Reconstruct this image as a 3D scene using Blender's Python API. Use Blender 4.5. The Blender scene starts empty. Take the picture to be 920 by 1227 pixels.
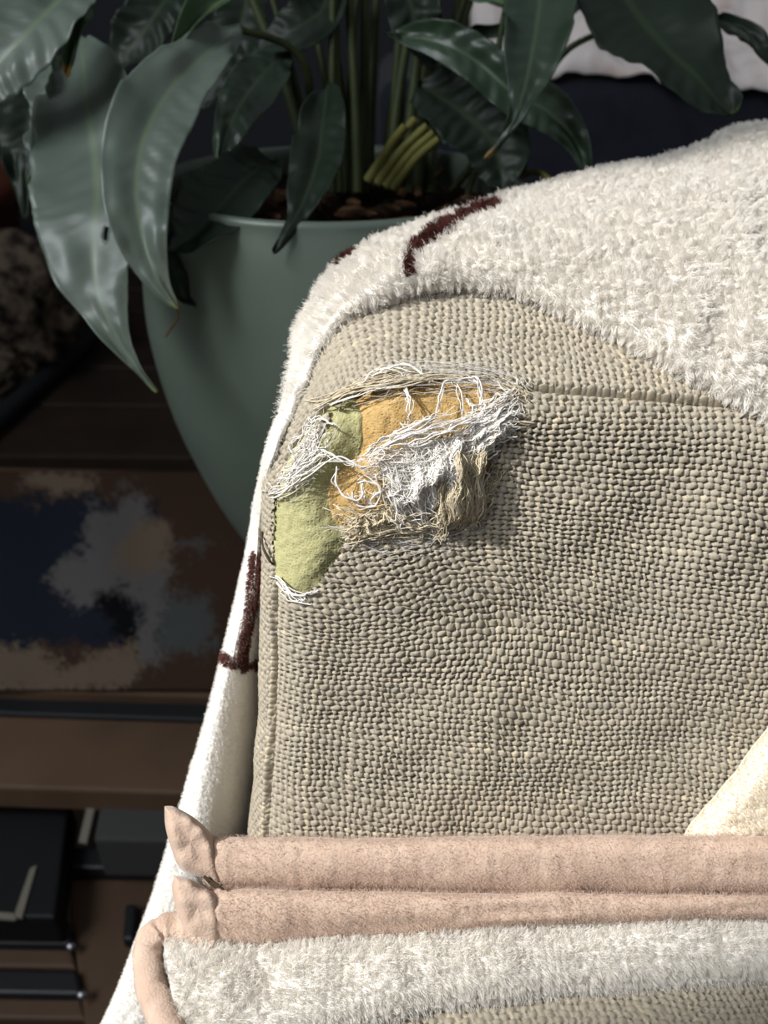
import bpy, math, random
import numpy as np
from mathutils import Vector, Matrix
random.seed(7); rng = np.random.default_rng(7)
scene = bpy.context.scene
COL = scene.collection

# ------------------------------------------------------------------ camera
FPX, CX, CY = 1000.0, 460.0, 613.5
PITCH = math.radians(33.0)
CAM = np.array([0.0, 0.0, 1.0])
RT = np.array([1.0, 0, 0])
FW = np.array([0, math.cos(PITCH), -math.sin(PITCH)])
DN = np.array([0, -math.sin(PITCH), -math.cos(PITCH)])
cd = bpy.data.cameras.new('camera'); cam = bpy.data.objects.new('camera', cd); COL.objects.link(cam)
cam.location = CAM; cam.rotation_euler = (math.pi/2 - PITCH, 0, 0)
cd.sensor_fit = 'VERTICAL'; cd.sensor_height = 36.0; cd.lens = FPX/1227*36
cd.clip_start = 0.01; cd.clip_end = 50
cd.dof.use_dof = True; cd.dof.focus_distance = 0.262; cd.dof.aperture_fstop = cd.lens/2.3
scene.camera = cam
# ------------------------------------------------------------------ light
scene.view_settings.view_transform = 'Standard'; scene.view_settings.look = 'None'
scene.view_settings.gamma = 1.0; scene.view_settings.use_curve_mapping = False
scene.view_settings.exposure = 0.0
world = bpy.data.worlds.new('world'); scene.world = world; world.use_nodes = True
bg = world.node_tree.nodes['Background']; bg.inputs[0].default_value = (0.74, 0.79, 0.86, 1); bg.inputs[1].default_value = 0.24
sd = bpy.data.lights.new('sun', 'SUN'); sun = bpy.data.objects.new('sun', sd); COL.objects.link(sun)
sd.energy = 5.2; sd.angle = math.radians(1.1); sd.color = (1.0, 0.98, 0.95)
SUN_FROM = Vector((-0.62, -0.16, 0.60))          # direction the sunlight comes from
sun.rotation_euler = SUN_FROM.to_track_quat('Z', 'Y').to_euler()
wd = bpy.data.lights.new('window_light', 'AREA'); win = bpy.data.objects.new('window_light', wd); COL.objects.link(win)
wd.shape = 'RECTANGLE'; wd.size = .8; wd.size_y = 1.0; wd.energy = 25; wd.color = (0.90, 0.95, 1.0)
win.location = (-1.12, -0.34, 1.97)
win.rotation_euler = (Vector((-1.12, -0.34, 1.97)) - Vector((0, .45, .85))).to_track_quat('Z', 'Y').to_euler()

# ------------------------------------------------------------------ helpers
def camw(x, y, z):
    x, y, z = np.asarray(x, float), np.asarray(y, float), np.asarray(z, float)
    return CAM + x[..., None]*RT + y[..., None]*DN + z[..., None]*FW
def W(px, py, d):
    """world point seen at photo pixel (px, py) at distance d along the optical axis"""
    px, py, d = np.broadcast_arrays(np.asarray(px, float), np.asarray(py, float), np.asarray(d, float))
    return camw((px-CX)/FPX*d, (py-CY)/FPX*d, d)
def proj(P):
    q = np.asarray(P) - CAM
    z = q @ FW
    return CX + FPX*(q @ RT)/z, CY + FPX*(q @ DN)/z
def onz(px, py, z):
    """world point on the horizontal plane of height z seen at photo pixel"""
    px = np.asarray(px, float); py = np.asarray(py, float)
    k = math.sin(PITCH) + (py-CY)/FPX*math.cos(PITCH)
    return W(px, py, (CAM[2]-z)/k)
def _h(ix, iy, seed):
    n = (ix.astype(np.int64)*374761393 + iy.astype(np.int64)*668265263 + seed*982451653) & 0xFFFFFFFF
    n = ((n ^ (n >> 13))*1274126177) & 0xFFFFFFFF
    n = (n ^ (n >> 16)) & 0xFFFFFFFF
    return n/4294967295.0*2-1
def vn(x, y, seed=0):
    x = np.asarray(x, float); y = np.asarray(y, float); x, y = np.broadcast_arrays(x, y)
    ix = np.floor(x); iy = np.floor(y); fx = x-ix; fy = y-iy
    fx = fx*fx*(3-2*fx); fy = fy*fy*(3-2*fy); ix = ix.astype(int); iy = iy.astype(int)
    return (_h(ix, iy, seed)*(1-fx)+_h(ix+1, iy, seed)*fx)*(1-fy) + (_h(ix, iy+1, seed)*(1-fx)+_h(ix+1, iy+1, seed)*fx)*fy
def fbm(x, y, seed=0, o=3):
    return sum(vn(x*2**k, y*2**k, seed+k*17)/2**k for k in range(o))
def sstep(a, b, x):
    t = np.clip((x-a)/(b-a), 0, 1); return t*t*(3-2*t)
def lin(c):
    return tuple(((v/255)/12.92 if v/255 <= .04045 else ((v/255+.055)/1.055)**2.4) for v in c)
def spl(pts, n):
    """Catmull-Rom through the rows of pts, n samples"""
    p = np.asarray(pts, float)
    if p.ndim == 1: p = p[:, None]
    m = len(p); t = np.linspace(0, m-1, n); i = np.clip(t.astype(int), 0, m-2); f = (t-i)[:, None]
    p0 = p[np.clip(i-1, 0, m-1)]; p1 = p[i]; p2 = p[i+1]; p3 = p[np.clip(i+2, 0, m-1)]
    return .5*((2*p1)+(-p0+p2)*f+(2*p0-5*p1+4*p2-p3)*f*f+(-p0+3*p1-3*p2+p3)*f**3)
def inpoly(x, y, poly):
    r = np.zeros(np.shape(x), bool); n = len(poly)
    for i in range(n):
        x1, y1 = poly[i]; x2, y2 = poly[(i+1) % n]
        if y1 == y2: continue
        c = ((y1 > y) != (y2 > y)) & (x < (x2-x1)*(y-y1)/(y2-y1)+x1)
        r ^= c
    return r
def sdpoly(x, y, poly):
    d = np.full(np.shape(x), 1e9); n = len(poly)
    for i in range(n):
        x1, y1 = poly[i]; x2, y2 = poly[(i+1) % n]
        ex, ey = x2-x1, y2-y1
        t = np.clip(((x-x1)*ex+(y-y1)*ey)/(ex*ex+ey*ey+1e-9), 0, 1)
        d = np.minimum(d, np.hypot(x-x1-ex*t, y-y1-ey*t))
    return np.where(inpoly(x, y, poly), -d, d)
def norm(v):
    return v/np.maximum(np.linalg.norm(v, axis=-1, keepdims=True), 1e-12)

def link(o, parent=None):
    COL.objects.link(o)
    if parent is not None: o.parent = parent
    return o
def mesh_obj(name, V, F, mat, parent=None, smooth=True, col=None, uv=None):
    V = np.asarray(V, np.float32).reshape(-1, 3); F = np.asarray(F, np.int32)
    me = bpy.data.meshes.new(name); k = F.shape[1]
    me.vertices.add(len(V)); me.vertices.foreach_set('co', V.ravel())
    me.loops.add(F.size); me.loops.foreach_set('vertex_index', F.ravel())
    me.polygons.add(len(F)); me.polygons.foreach_set('loop_start', np.arange(0, F.size, k, dtype=np.int32))
    me.polygons.foreach_set('use_smooth', np.full(len(F), smooth))
    if col is not None:
        a = me.color_attributes.new('Col', 'FLOAT_COLOR', 'POINT')
        c = np.ones((len(V), 4), np.float32); c[:, :3] = np.asarray(col).reshape(-1, 3); a.data.foreach_set('color', c.ravel())
    if uv is not None:
        u = me.uv_layers.new(name='UVMap'); uvv = np.asarray(uv, np.float32).reshape(-1, 2)
        u.data.foreach_set('uv', uvv[F.ravel()].ravel())
    me.update(calc_edges=True); me.validate()
    if mat: me.materials.append(mat)
    return link(bpy.data.objects.new(name, me), parent)
def grid_faces(m, n, wrap=False):
    i, j = np.meshgrid(np.arange(m-1), np.arange(n if wrap else n-1), indexing='ij')
    j2 = (j+1) % n
    return np.stack([i*n+j, i*n+j2, (i+1)*n+j2, (i+1)*n+j], -1).reshape(-1, 4)
def grid_obj(name, P, mat, parent=None, keep=None, col=None, uv=None, wrap=False, flip=False):
    m, n = P.shape[:2]; F = grid_faces(m, n, wrap)
    if keep is not None: F = F[keep.ravel()]
    if flip: F = F[:, ::-1]
    V = P.reshape(-1, 3)
    c = None if col is None else np.asarray(col).reshape(-1, 3); u = None if uv is None else np.asarray(uv).reshape(-1, 2)
    used = np.zeros(len(V), bool); used[F.ravel()] = True
    if not used.all():
        idx = np.cumsum(used)-1; V = V[used]; F = idx[F]
        if c is not None: c = c[used]
        if u is not None: u = u[used]
    return mesh_obj(name, V, F, mat, parent, col=c, uv=u)
def tube_data(pts, rad, k=6):
    """one tube along pts (n,3) with radius array"""
    p = np.asarray(pts, float); n = len(p); rad = np.broadcast_to(rad, (n,))
    t = norm(np.gradient(p, axis=0)); a = np.array([.3, .2, .9]); s = norm(np.cross(t, a)); b = np.cross(t, s)
    an = np.linspace(0, 2*np.pi, k, endpoint=False)
    V = p[:, None]+rad[:, None, None]*(np.cos(an)[None, :, None]*s[:, None]+np.sin(an)[None, :, None]*b[:, None])
    F = grid_faces(n, k, True)
    return V.reshape(-1, 3), F
def tube_obj(name, pts, rad, mat, parent=None, k=6):
    V, F = tube_data(pts, rad, k); n = len(V)
    o = mesh_obj(name, V, F, mat, parent); return o
def curves_obj(name, P, rad0, rad1, mat, parent=None):
    """hair curves, P is (n, k, 3)"""
    n, k = P.shape[:2]
    cu = bpy.data.hair_curves.new(name); cu.add_curves([k]*n)
    cu.attributes['position'].data.foreach_set('vector', P.astype(np.float32).ravel()) if 'position' in cu.attributes else cu.position_data.foreach_set('vector', P.astype(np.float32).ravel())
    ra = cu.attributes.get('radius') or cu.attributes.new('radius', 'FLOAT', 'POINT')
    r = np.linspace(rad0, rad1, k); ra.data.foreach_set('value', np.tile(r, n).astype(np.float32))
    cu.materials.append(mat)
    return link(bpy.data.objects.new(name, cu), parent)
def empty(name, loc, label=None, cat=None, group=None):
    o = bpy.data.objects.new(name, None); o.location = Vector(loc); o.empty_display_size = .02; COL.objects.link(o)
    bpy.context.view_layer.update()
    tag(o, label, cat, group); return o
def tag(o, label=None, cat=None, group=None, kind=None):
    if label: o['label'] = label
    if cat: o['category'] = cat
    if group: o['group'] = group
    if kind: o['kind'] = kind
    return o
def under(o, root):
    """make o a part of root and keep it where it stands"""
    o.parent = root; o.matrix_parent_inverse = Matrix.Translation(-root.location); return o

def mat(name, col, rough=.7, spec=.3, noise=None, bump=None, attr=False, sheen=0, sub=0, coat=0, metal=0):
    m = bpy.data.materials.new(name); m.use_nodes = True; nt = m.node_tree; b = nt.nodes['Principled BSDF']
    c = lin(col)
    b.inputs['Roughness'].default_value = rough; b.inputs['Specular IOR Level'].default_value = spec
    b.inputs['Base Color'].default_value = (*c, 1); b.inputs['Metallic'].default_value = metal
    if sheen: b.inputs['Sheen Weight'].default_value = sheen; b.inputs['Sheen Roughness'].default_value = .4
    if sub: b.inputs['Subsurface Weight'].default_value = sub; b.inputs['Subsurface Radius'].default_value = (.004, .003, .002); b.inputs['Subsurface Scale'].default_value = .6
    if coat: b.inputs['Coat Weight'].default_value = coat
    tc = nt.nodes.new('ShaderNodeTexCoord')
    src = None
    if attr:
        at = nt.nodes.new('ShaderNodeAttribute'); at.attribute_name = 'Col'; src = at.outputs['Color']
        nt.links.new(src, b.inputs['Base Color'])
    if noise:
        sc, c2, lo, hi = noise
        nz = nt.nodes.new('ShaderNodeTexNoise'); nz.inputs['Scale'].default_value = sc; nz.inputs['Detail'].default_value = 5
        nt.links.new(tc.outputs['Object'], nz.inputs['Vector'])
        mr = nt.nodes.new('ShaderNodeMapRange'); mr.inputs[1].default_value = lo; mr.inputs[2].default_value = hi
        nt.links.new(nz.outputs['Fac'], mr.inputs[0])
        mx = nt.nodes.new('ShaderNodeMix'); mx.data_type = 'RGBA'
        nt.links.new(mr.outputs[0], mx.inputs[0])
        if src is not None: nt.links.new(src, mx.inputs[6])
        else: mx.inputs[6].default_value = (*c, 1)
        mx.inputs[7].default_value = (*lin(c2), 1)
        nt.links.new(mx.outputs[2], b.inputs['Base Color'])
    if bump:
        sc, st, di = bump
        nz = nt.nodes.new('ShaderNodeTexNoise'); nz.inputs['Scale'].default_value = sc; nz.inputs['Detail'].default_value = 4
        nt.links.new(tc.outputs['Object'], nz.inputs['Vector'])
        bp = nt.nodes.new('ShaderNodeBump'); bp.inputs['Strength'].default_value = st; bp.inputs['Distance'].default_value = di
        nt.links.new(nz.outputs['Fac'], bp.inputs['Height']); nt.links.new(bp.outputs[0], b.inputs['Normal'])
    return m
def hair_mat(name, col, col2=None, rough=.7, trans=.25):
    m = bpy.data.materials.new(name); m.use_nodes = True; nt = m.node_tree; b = nt.nodes['Principled BSDF']
    b.inputs['Roughness'].default_value = rough; b.inputs['Specular IOR Level'].default_value = .25
    hi = nt.nodes.new('ShaderNodeHairInfo'); mx = nt.nodes.new('ShaderNodeMix'); mx.data_type = 'RGBA'
    nt.links.new(hi.outputs['Random'], mx.inputs[0]); mx.inputs[6].default_value = (*lin(col), 1); mx.inputs[7].default_value = (*lin(col2 or col), 1)
    nt.links.new(mx.outputs[2], b.inputs['Base Color'])
    tr = nt.nodes.new('ShaderNodeBsdfTranslucent'); nt.links.new(mx.outputs[2], tr.inputs[0])
    ms = nt.nodes.new('ShaderNodeMixShader'); ms.inputs[0].default_value = trans
    nt.links.new(b.outputs[0], ms.inputs[1]); nt.links.new(tr.outputs[0], ms.inputs[2])
    nt.links.new(ms.outputs[0], nt.nodes['Material Output'].inputs[0])
    return m

M = {}
M['linen'] = mat('linen', (160, 150, 130), .62, .35, attr=True, noise=(900, (128, 118, 100), .5, .95), bump=(2600, .5, .0004), sheen=.15)
M['foam_green'] = mat('foam_green', (174, 170, 126), .9, .15, noise=(700, (156, 150, 104), .42, .8), bump=(3200, .5, .0004), sub=.15)
M['foam_orange'] = mat('foam_orange', (190, 160, 108), .9, .15, noise=(500, (172, 136, 80), .42, .8), bump=(3200, .5, .0004), sub=.15)
M['core'] = mat('core', (70, 64, 54), .95, .1)
M['thread'] = mat('thread', (232, 228, 222), .9, .12, noise=(500, (204, 198, 188), .4, .8))
M['thread_tan'] = mat('thread_tan', (206, 194, 168), .9, .12, noise=(500, (178, 164, 138), .4, .8))
M['film'] = mat('film', (216, 213, 208), .85, .1, noise=(300, (192, 186, 174), .4, .8), bump=(1500, .5, .0003))
M['film_tan'] = mat('film_tan', (190, 177, 150), .85, .1, noise=(500, (176, 164, 138), .4, .8), bump=(1500, .5, .0003))
M['fleece'] = mat('fleece', (240, 237, 231), .9, .1, bump=(500, .5, .002))
M['fleece_inner'] = mat('fleece_inner', (222, 216, 202), .9, .1, bump=(900, .6, .001))
M['fleece_cream'] = mat('fleece_cream', (240, 231, 214), .9, .1, bump=(700, .6, .001))
M['pile'] = hair_mat('pile', (246, 243, 238), (236, 232, 225), trans=.45)
M['pile_cream'] = hair_mat('pile_cream', (246, 239, 227), (238, 229, 213), trans=.4)
M['pile_brown'] = hair_mat('pile_brown', (104, 60, 52), (78, 42, 36), trans=.1)
M['brown_line'] = mat('brown_line', (88, 50, 42), .9, .1, bump=(900, .8, .001))
M['flannel'] = mat('flannel', (192, 168, 150), .92, .1, noise=(160, (176, 150, 132), .35, .8), bump=(1200, .5, .0007), sheen=.3)
M['flannel_fuzz'] = hair_mat('flannel_fuzz', (202, 178, 160), (184, 158, 140))
M['stitch'] = mat('stitch', (70, 58, 44), .8, .2)
M['celadon'] = mat('celadon', (110, 121, 109), .34, .5, noise=(14, (98, 110, 99), .3, .8), bump=(60, .08, .002))
M['soil'] = mat('soil', (44, 32, 24), .95, .1, noise=(120, (22, 16, 12), .35, .7), bump=(180, .9, .006))
M['bark'] = mat('bark', (92, 68, 46), .9, .15, noise=(120, (50, 34, 24), .35, .7), bump=(220, .8, .004))
M['stem'] = mat('stem', (58, 66, 34), .6, .25, noise=(40, (40, 48, 24), .3, .8))
M['stem_pale'] = mat('stem_pale', (120, 118, 62), .6, .25, noise=(60, (92, 88, 42), .3, .8))
M['terracotta'] = mat('terracotta', (112, 62, 46), .85, .2, noise=(30, (84, 46, 36), .35, .8))
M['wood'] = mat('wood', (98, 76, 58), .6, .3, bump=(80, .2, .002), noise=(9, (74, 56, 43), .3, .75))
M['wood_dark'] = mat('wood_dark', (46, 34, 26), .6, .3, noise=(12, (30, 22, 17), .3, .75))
M['metal_dark'] = mat('metal_dark', (26, 27, 30), .5, .4)
M['screw'] = mat('screw', (170, 172, 176), .3, .5, metal=1)
M['grey_card'] = mat('grey_card', (66, 66, 64), .8, .2)
M['pale_edge'] = mat('pale_edge', (120, 116, 104), .8, .2)
M['black_box'] = mat('black_box', (18, 18, 20), .6, .3)
M['textile'] = mat('textile', (60, 60, 60), .95, .1, attr=True, bump=(300, .4, .002))
M['sacking'] = mat('sacking', (94, 82, 70), .95, .1, noise=(38, (34, 29, 26), .4, .62), bump=(60, .8, .01))
M['navy'] = mat('navy', (38, 41, 50), .9, .15, noise=(30, (30, 32, 40), .3, .8), sheen=.2)
M['pinkwhite'] = mat('pinkwhite', (236, 226, 222), .9, .1, noise=(12, (176, 140, 124), .5, .75))
M['wall'] = mat('wall', (60, 60, 64), .9, .1)
M['wall_light'] = mat('wall_light', (120, 118, 114), .9, .1)

def leaf_mat(name, c1, c2, rib, tip, tipat, rough=.42, spec=.6):
    m = mat(name, c1, rough, spec, noise=(30, c2, .3, .75)); nt = m.node_tree; b = nt.nodes['Principled BSDF']
    base = b.inputs['Base Color'].links[0].from_socket
    uv = nt.nodes.new('ShaderNodeUVMap'); uv.uv_map = 'UVMap'; sp = nt.nodes.new('ShaderNodeSeparateXYZ'); nt.links.new(uv.outputs[0], sp.inputs[0])
    d = nt.nodes.new('ShaderNodeMath'); d.operation = 'SUBTRACT'; d.inputs[1].default_value = .5; nt.links.new(sp.outputs[0], d.inputs[0])
    a = nt.nodes.new('ShaderNodeMath'); a.operation = 'ABSOLUTE'; nt.links.new(d.outputs[0], a.inputs[0])
    r = nt.nodes.new('ShaderNodeMapRange'); r.inputs[1].default_value = .012; r.inputs[2].default_value = .05; r.inputs[3].default_value = .75; r.inputs[4].default_value = 0
    nt.links.new(a.outputs[0], r.inputs[0])
    mx = nt.nodes.new('ShaderNodeMix'); mx.data_type = 'RGBA'; nt.links.new(r.outputs[0], mx.inputs[0]); nt.links.new(base, mx.inputs[6]); mx.inputs[7].default_value = (*lin(rib), 1)
    r2 = nt.nodes.new('ShaderNodeMapRange'); r2.inputs[1].default_value = tipat; r2.inputs[2].default_value = min(.999, tipat+.06); nt.links.new(sp.outputs[1], r2.inputs[0])
    m2 = nt.nodes.new('ShaderNodeMix'); m2.data_type = 'RGBA'; nt.links.new(r2.outputs[0], m2.inputs[0]); nt.links.new(mx.outputs[2], m2.inputs[6]); m2.inputs[7].default_value = (*lin(tip), 1)
    nt.links.new(m2.outputs[2], b.inputs['Base Color'])
    return m
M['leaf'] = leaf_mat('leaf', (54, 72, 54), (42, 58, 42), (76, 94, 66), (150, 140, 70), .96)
M['leaf_lit'] = leaf_mat('leaf_lit', (104, 115, 103), (82, 96, 84), (108, 126, 96), (120, 130, 70), .93, .46, .8)  # gloss of the window-lit leaves put into a paler base colour
M['leaf_shaded'] = leaf_mat('leaf_shaded', (30, 42, 30), (24, 34, 24), (44, 58, 36), (70, 84, 44), .97, .5, .3)  # darkened copy of the leaf green, shade put into the colour
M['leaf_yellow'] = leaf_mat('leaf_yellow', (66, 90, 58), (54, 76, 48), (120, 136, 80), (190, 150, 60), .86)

M['leaf_browntip'] = leaf_mat('leaf_browntip', (48, 66, 50), (38, 54, 38), (72, 90, 60), (150, 118, 62), .90)
# ------------------------------------------------------------------ room shell
fl = mesh_obj('floor', [(-3, -2, -.004), (3, -2, -.004), (3, 4, -.004), (-3, 4, -.004)], [[0, 1, 2, 3]], M['wood_dark'], smooth=False); tag(fl, kind='structure')
def box_data(c, s):
    x, y, z = c; a, b, h = s[0]/2, s[1]/2, s[2]/2
    V = np.array([(x+i*a, y+j*b, z+k*h) for i in (-1, 1) for j in (-1, 1) for k in (-1, 1)])
    F = np.array([[0, 1, 3, 2], [4, 6, 7, 5], [0, 4, 5, 1], [2, 3, 7, 6], [0, 2, 6, 4], [1, 5, 7, 3]]); return V, F
def bevel(o, w=.002, seg=2):
    md = o.modifiers.new('bevel', 'BEVEL'); md.width = w; md.segments = seg; md.limit_method = 'ANGLE'; return o
pl = None
for i in range(22):
    y = -.55 + i*.125
    if pl is None:
        V, F = box_data((0, 0, 0), (5.8, .121, .012)); pl = mesh_obj('plank', V, F, M['wood_dark'], fl, smooth=False); pl.location = (0, y, .004); bevel(pl)
    else:
        o = pl.copy(); o.location = (0, y, .004); link(o, fl)
wl = mesh_obj('wall_back', [(-3, 2.4, 0), (3, 2.4, 0), (3, 2.4, 2.6), (-3, 2.4, 2.6)], [[0, 1, 2, 3]], M['wall'], smooth=False); tag(wl, kind='structure')

# unseen left wall added to keep sun off the background; its window shapes the beam
WX, WY0, WY1, WZ0, WZ1 = -1.2, -.245, .06, 1.45, 2.5  # opening narrowed so its near edge shades the seat front
for k, (ya, yb, za, zb) in enumerate(((-3, WY0, 0, 3.2), (WY1, 3, 0, 3.2), (WY0, WY1, 0, WZ0), (WY0, WY1, WZ1, 3.2))):
    V, F = box_data((WX-.06, (ya+yb)/2, (za+zb)/2), (.12, yb-ya, zb-za))
    if k == 0: wl2 = mesh_obj('sun_block_wall', V, F, M['wall_light'], smooth=False); tag(wl2, kind='structure')
    else: mesh_obj('panel', V, F, M['wall_light'], wl2, smooth=False)
V, F = box_data((0, 0, 0), (1, 1, 1)); 
wf = mesh_obj('window_1', V*np.array([.05, WY1-WY0, .03])+np.array([WX-.06, (WY0+WY1)/2, WZ0+.015]), F, M['wall_light'], smooth=False); tag(wf, kind='structure')
mesh_obj('frame', V*np.array([.05, WY1-WY0, .03])+np.array([WX-.06, (WY0+WY1)/2, WZ1-.015]), F, M['wall_light'], wf, smooth=False)
for y in (WY0+.015, WY1-.015): mesh_obj('frame', V*np.array([.05, .03, WZ1-WZ0-.06])+np.array([WX-.06, y, (WZ0+WZ1)/2]), F, M['wall_light'], wf, smooth=False)

# ------------------------------------------------------------------ the sofa backrest
t16, roll = math.radians(16), math.radians(5)
n_c = np.array([0, math.sin(t16), -math.cos(t16)]); u0 = np.array([0, -math.cos(t16), -math.sin(t16)]); r0 = np.array([1.0, 0, 0])
r_c = math.cos(roll)*r0 - math.sin(roll)*u0; u_c = math.cos(roll)*u0 + math.sin(roll)*r0
def c2w(v): return v[0]*RT + v[1]*DN + v[2]*FW
SN, SU, SR = c2w(n_c), c2w(u_c), c2w(r_c)
SO = W(600, 750, .270)
def face_ab(px, py):
    """face-plane coordinates seen at pixel"""
    d = W(px, py, 1.0) - CAM
    k = ((SO-CAM) @ SN)/(d @ SN)
    q = CAM + d*k[..., None] - SO
    return q @ SR, q @ SU
def s2w(a, b, c):
    a, b, c = np.broadcast_arrays(a, b, c)
    return SO + a[..., None]*SR + b[..., None]*SU + c[..., None]*SN
A_L = float(face_ab(np.array(297.), np.array(900.))[0])
B_T = float(face_ab(np.array(600.), np.array(452.))[1]) + .004
RC, RE = .048, .022
def outline(a, b):
    """inside distance to the body outline (left and top edges, round corner) and outward direction"""
    qa = (A_L+RC) - a; qb = b - (B_T-RC)
    corner = (qa > 0) & (qb > 0)
    L = np.hypot(qa, qb)
    s = np.where(corner, RC-L, np.minimum(RC-qa, RC-qb))
    left = (~corner) & (qa > qb)
    oa = np.where(corner, -qa/np.maximum(L, 1e-9), np.where(left, -1.0, 0.0)); ob = np.where(corner, qb/np.maximum(L, 1e-9), np.where(left, 0.0, 1.0))
    return s, oa, ob
def surf(a, b):
    """body surface over face coordinates (they run on past the edge, round it and back); returns position and normal in sofa axes"""
    s, oa, ob = outline(a, b)
    tm = np.radians(88 - 32*sstep(.5, 1.0, ob))           # how far the edge turns: right round at the side, a slope on top
    th = np.clip((RE-s)/RE, 0, tm); ext = np.maximum((RE-s) - RE*tm, 0)
    push = np.where(s < RE, RE*np.sin(th)-(RE-s), 0) + ext*np.cos(tm)       # keeps the arc length
    A = a + oa*push; B = b + ob*push; C = -(RE-RE*np.cos(th)) - ext*np.sin(tm)
    na, nb, nc = oa*np.sin(th), ob*np.sin(th), np.cos(th)
    return np.stack([A, B, C], -1), np.stack([na, nb, nc], -1)
def dome(a, b):
    return .0012*vn(a*28+3, b*28, 5) + .0009*vn(a*60, b*60+9, 6)
def surf_w(a, b, lift=0.0):
    p, n = surf(a, b); p = p + n*(np.asarray(lift)+dome(a, b))[..., None]
    return s2w(p[..., 0], p[..., 1], p[..., 2])
def at_surf(px, py, lift=0.0, it=14):
    """point of the body surface (raised by lift) that is seen at the pixel"""
    px = np.asarray(px, float); py = np.asarray(py, float)
    a, b = face_ab(px, py); ex = 0
    for _ in range(it):
        x, y = proj(surf_w(a, b, lift))
        ta, tb = face_ab(px, py); ca, cb = face_ab(x, y)
        a = a + np.clip(ta-ca, -.01, .01)*.8; b = b + np.clip(tb-cb, -.01, .01)*.8
    return surf_w(a, b, lift)

HOLE = [(396, 492), (428, 470), (470, 462), (520, 456), (575, 457), (600, 462), (606, 480), (598, 512), (588, 560), (572, 600), (540, 622), (480, 634), (425, 640), (412, 652),
        (396, 680), (378, 702), (360, 714), (342, 704), (331, 684), (327, 650), (327, 612), (335, 582), (352, 560), (374, 540), (388, 515)]

def weave(U, V, seed, rough=1.0):
    """plain weave over yarn coordinates: height (in pitches) and colour"""
    U = U + .30*vn(V*.30, U*.30, seed+1)*rough + .10*vn(V*.9, U*.9, seed+14); V = V + .34*vn(U*.28, V*.28, seed+2)*rough + .12*vn(U*.9, V*.9, seed+15)
    i = np.floor(U).astype(int); j = np.floor(V).astype(int)
    z0 = np.zeros_like(i)
    w1 = .29*(1+.25*_h(i, z0, seed+3)+.22*vn(V*.35, i*3.7, seed+4)); w2 = .40*(1+.20*_h(j, z0, seed+5)+.26*vn(U*.4, j*3.1, seed+6))
    d1 = (U-i-.5+.32*(V-j-.5))/w1; d2 = (V-j-.5)/w2
    par_i = 1-2*(i % 2); par_j = 1-2*(j % 2)
    z1 = np.cos(np.pi*(V-.5))*par_i; z2 = -np.cos(np.pi*(U-.5))*par_j; z2 = np.sign(z2)*np.abs(z2)**.6
    h1 = np.where(np.abs(d1) < 1, .22*z1 + w1*.80*np.sqrt(np.maximum(1-d1*d1, 0)), -1)
    h2 = np.where(np.abs(d2) < 1, .30*z2 + w2*.72*np.sqrt(np.maximum(1-d2*d2, 0)), -1)
    h = np.maximum(np.maximum(h1, h2), -.9)
    top1 = h1 > h2
    ca = np.array(lin((164, 155, 139))); cb = np.array(lin((157, 147, 129))); warm = np.array(lin((180, 168, 145))); grey = np.array(lin((146, 139, 125)))
    k1 = _h(i, z0+1, seed+8); k2 = .6*_h(j, z0+2, seed+9)+.5*vn(U*.22, j*2.3, seed+10)
    c1 = ca*(1+.10*k1)[..., None]; c1 = np.where((k1 > .82)[..., None], warm, c1)
    c2 = cb*(1+.11*k2)[..., None]; c2 = np.where((k2 > .75)[..., None], warm*1.0, np.where((k2 < -.75)[..., None], grey, c2))
    return h, np.where(top1[..., None], c1, c2)
PU, PV = .00236, .00198
SEATZ = CAM[2]-.270
sofa = empty('sofa_backrest', s2w(A_L+.1, B_T-.4, -.06)*np.array([1, 1, 0])+np.array([0, 0, .012]), 'sofa backrest in grey-beige linen with a torn corner showing foam', 'sofa')
def sofa_part(o): return under(o, sofa)
# front panel
nS = 8
aa = np.arange(A_L+.001, .170, PU/nS); bb = np.arange(-.115, B_T, PV/nS)
Aq, Bq = np.meshgrid(aa, bb, indexing='ij')
hc = face_ab(np.array(500.), np.array(690.))
ga = np.exp(-(((Aq-hc[0])/.040)**2+((Bq-hc[1])/.026)**2))
ang = -.40*ga
Ar = hc[0]+(Aq-hc[0])*np.cos(ang)-(Bq-hc[1])*np.sin(ang); Br = hc[1]+(Aq-hc[0])*np.sin(ang)+(Bq-hc[1])*np.cos(ang)
wa = .0016*vn(Aq*35, Bq*35, 21)+.0022*vn(Aq*12, Bq*12, 23); wb = .0014*vn(Aq*35, Bq*35, 22)+.0035*vn(Aq*11+4, Bq*9, 24)
h, cfab = weave((Ar+wa)/PU, (Br+wb)/PV, 100)
s, _, _ = outline(Aq, Bq); SEAM = RE*(1-math.pi/4)
dip = -.0042*np.exp(-((s-SEAM)/.0012)**2)
wrk = .0011*ga*np.sin((Aq*.6+Bq)*900)
Pf = surf_w(Aq, Bq, h*PU*.62+dip+wrk)
def cells(x): return .25*(x[:-1, :-1]+x[1:, :-1]+x[1:, 1:]+x[:-1, 1:])
fx, fy = proj(Pf); fx += 3*vn(Aq*1500, Bq*1500, 31); fy += 3*vn(Aq*1500, Bq*1500, 32)
keep = (cells(s) > SEAM) & ~inpoly(cells(fx), cells(fy), HOLE)
sofa_part(grid_obj('front_panel', Pf, M['linen'], keep=keep, col=cfab))
# boxing band: round the left side, the corner and the top
wmax = .26; Lc = RC*math.pi/2
ww = np.arange(-.145, Lc+.20, PU/nS); tt = np.arange(0, .060, PV/nS)
Wq, Tq = np.meshgrid(ww, tt, indexing='ij')
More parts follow.
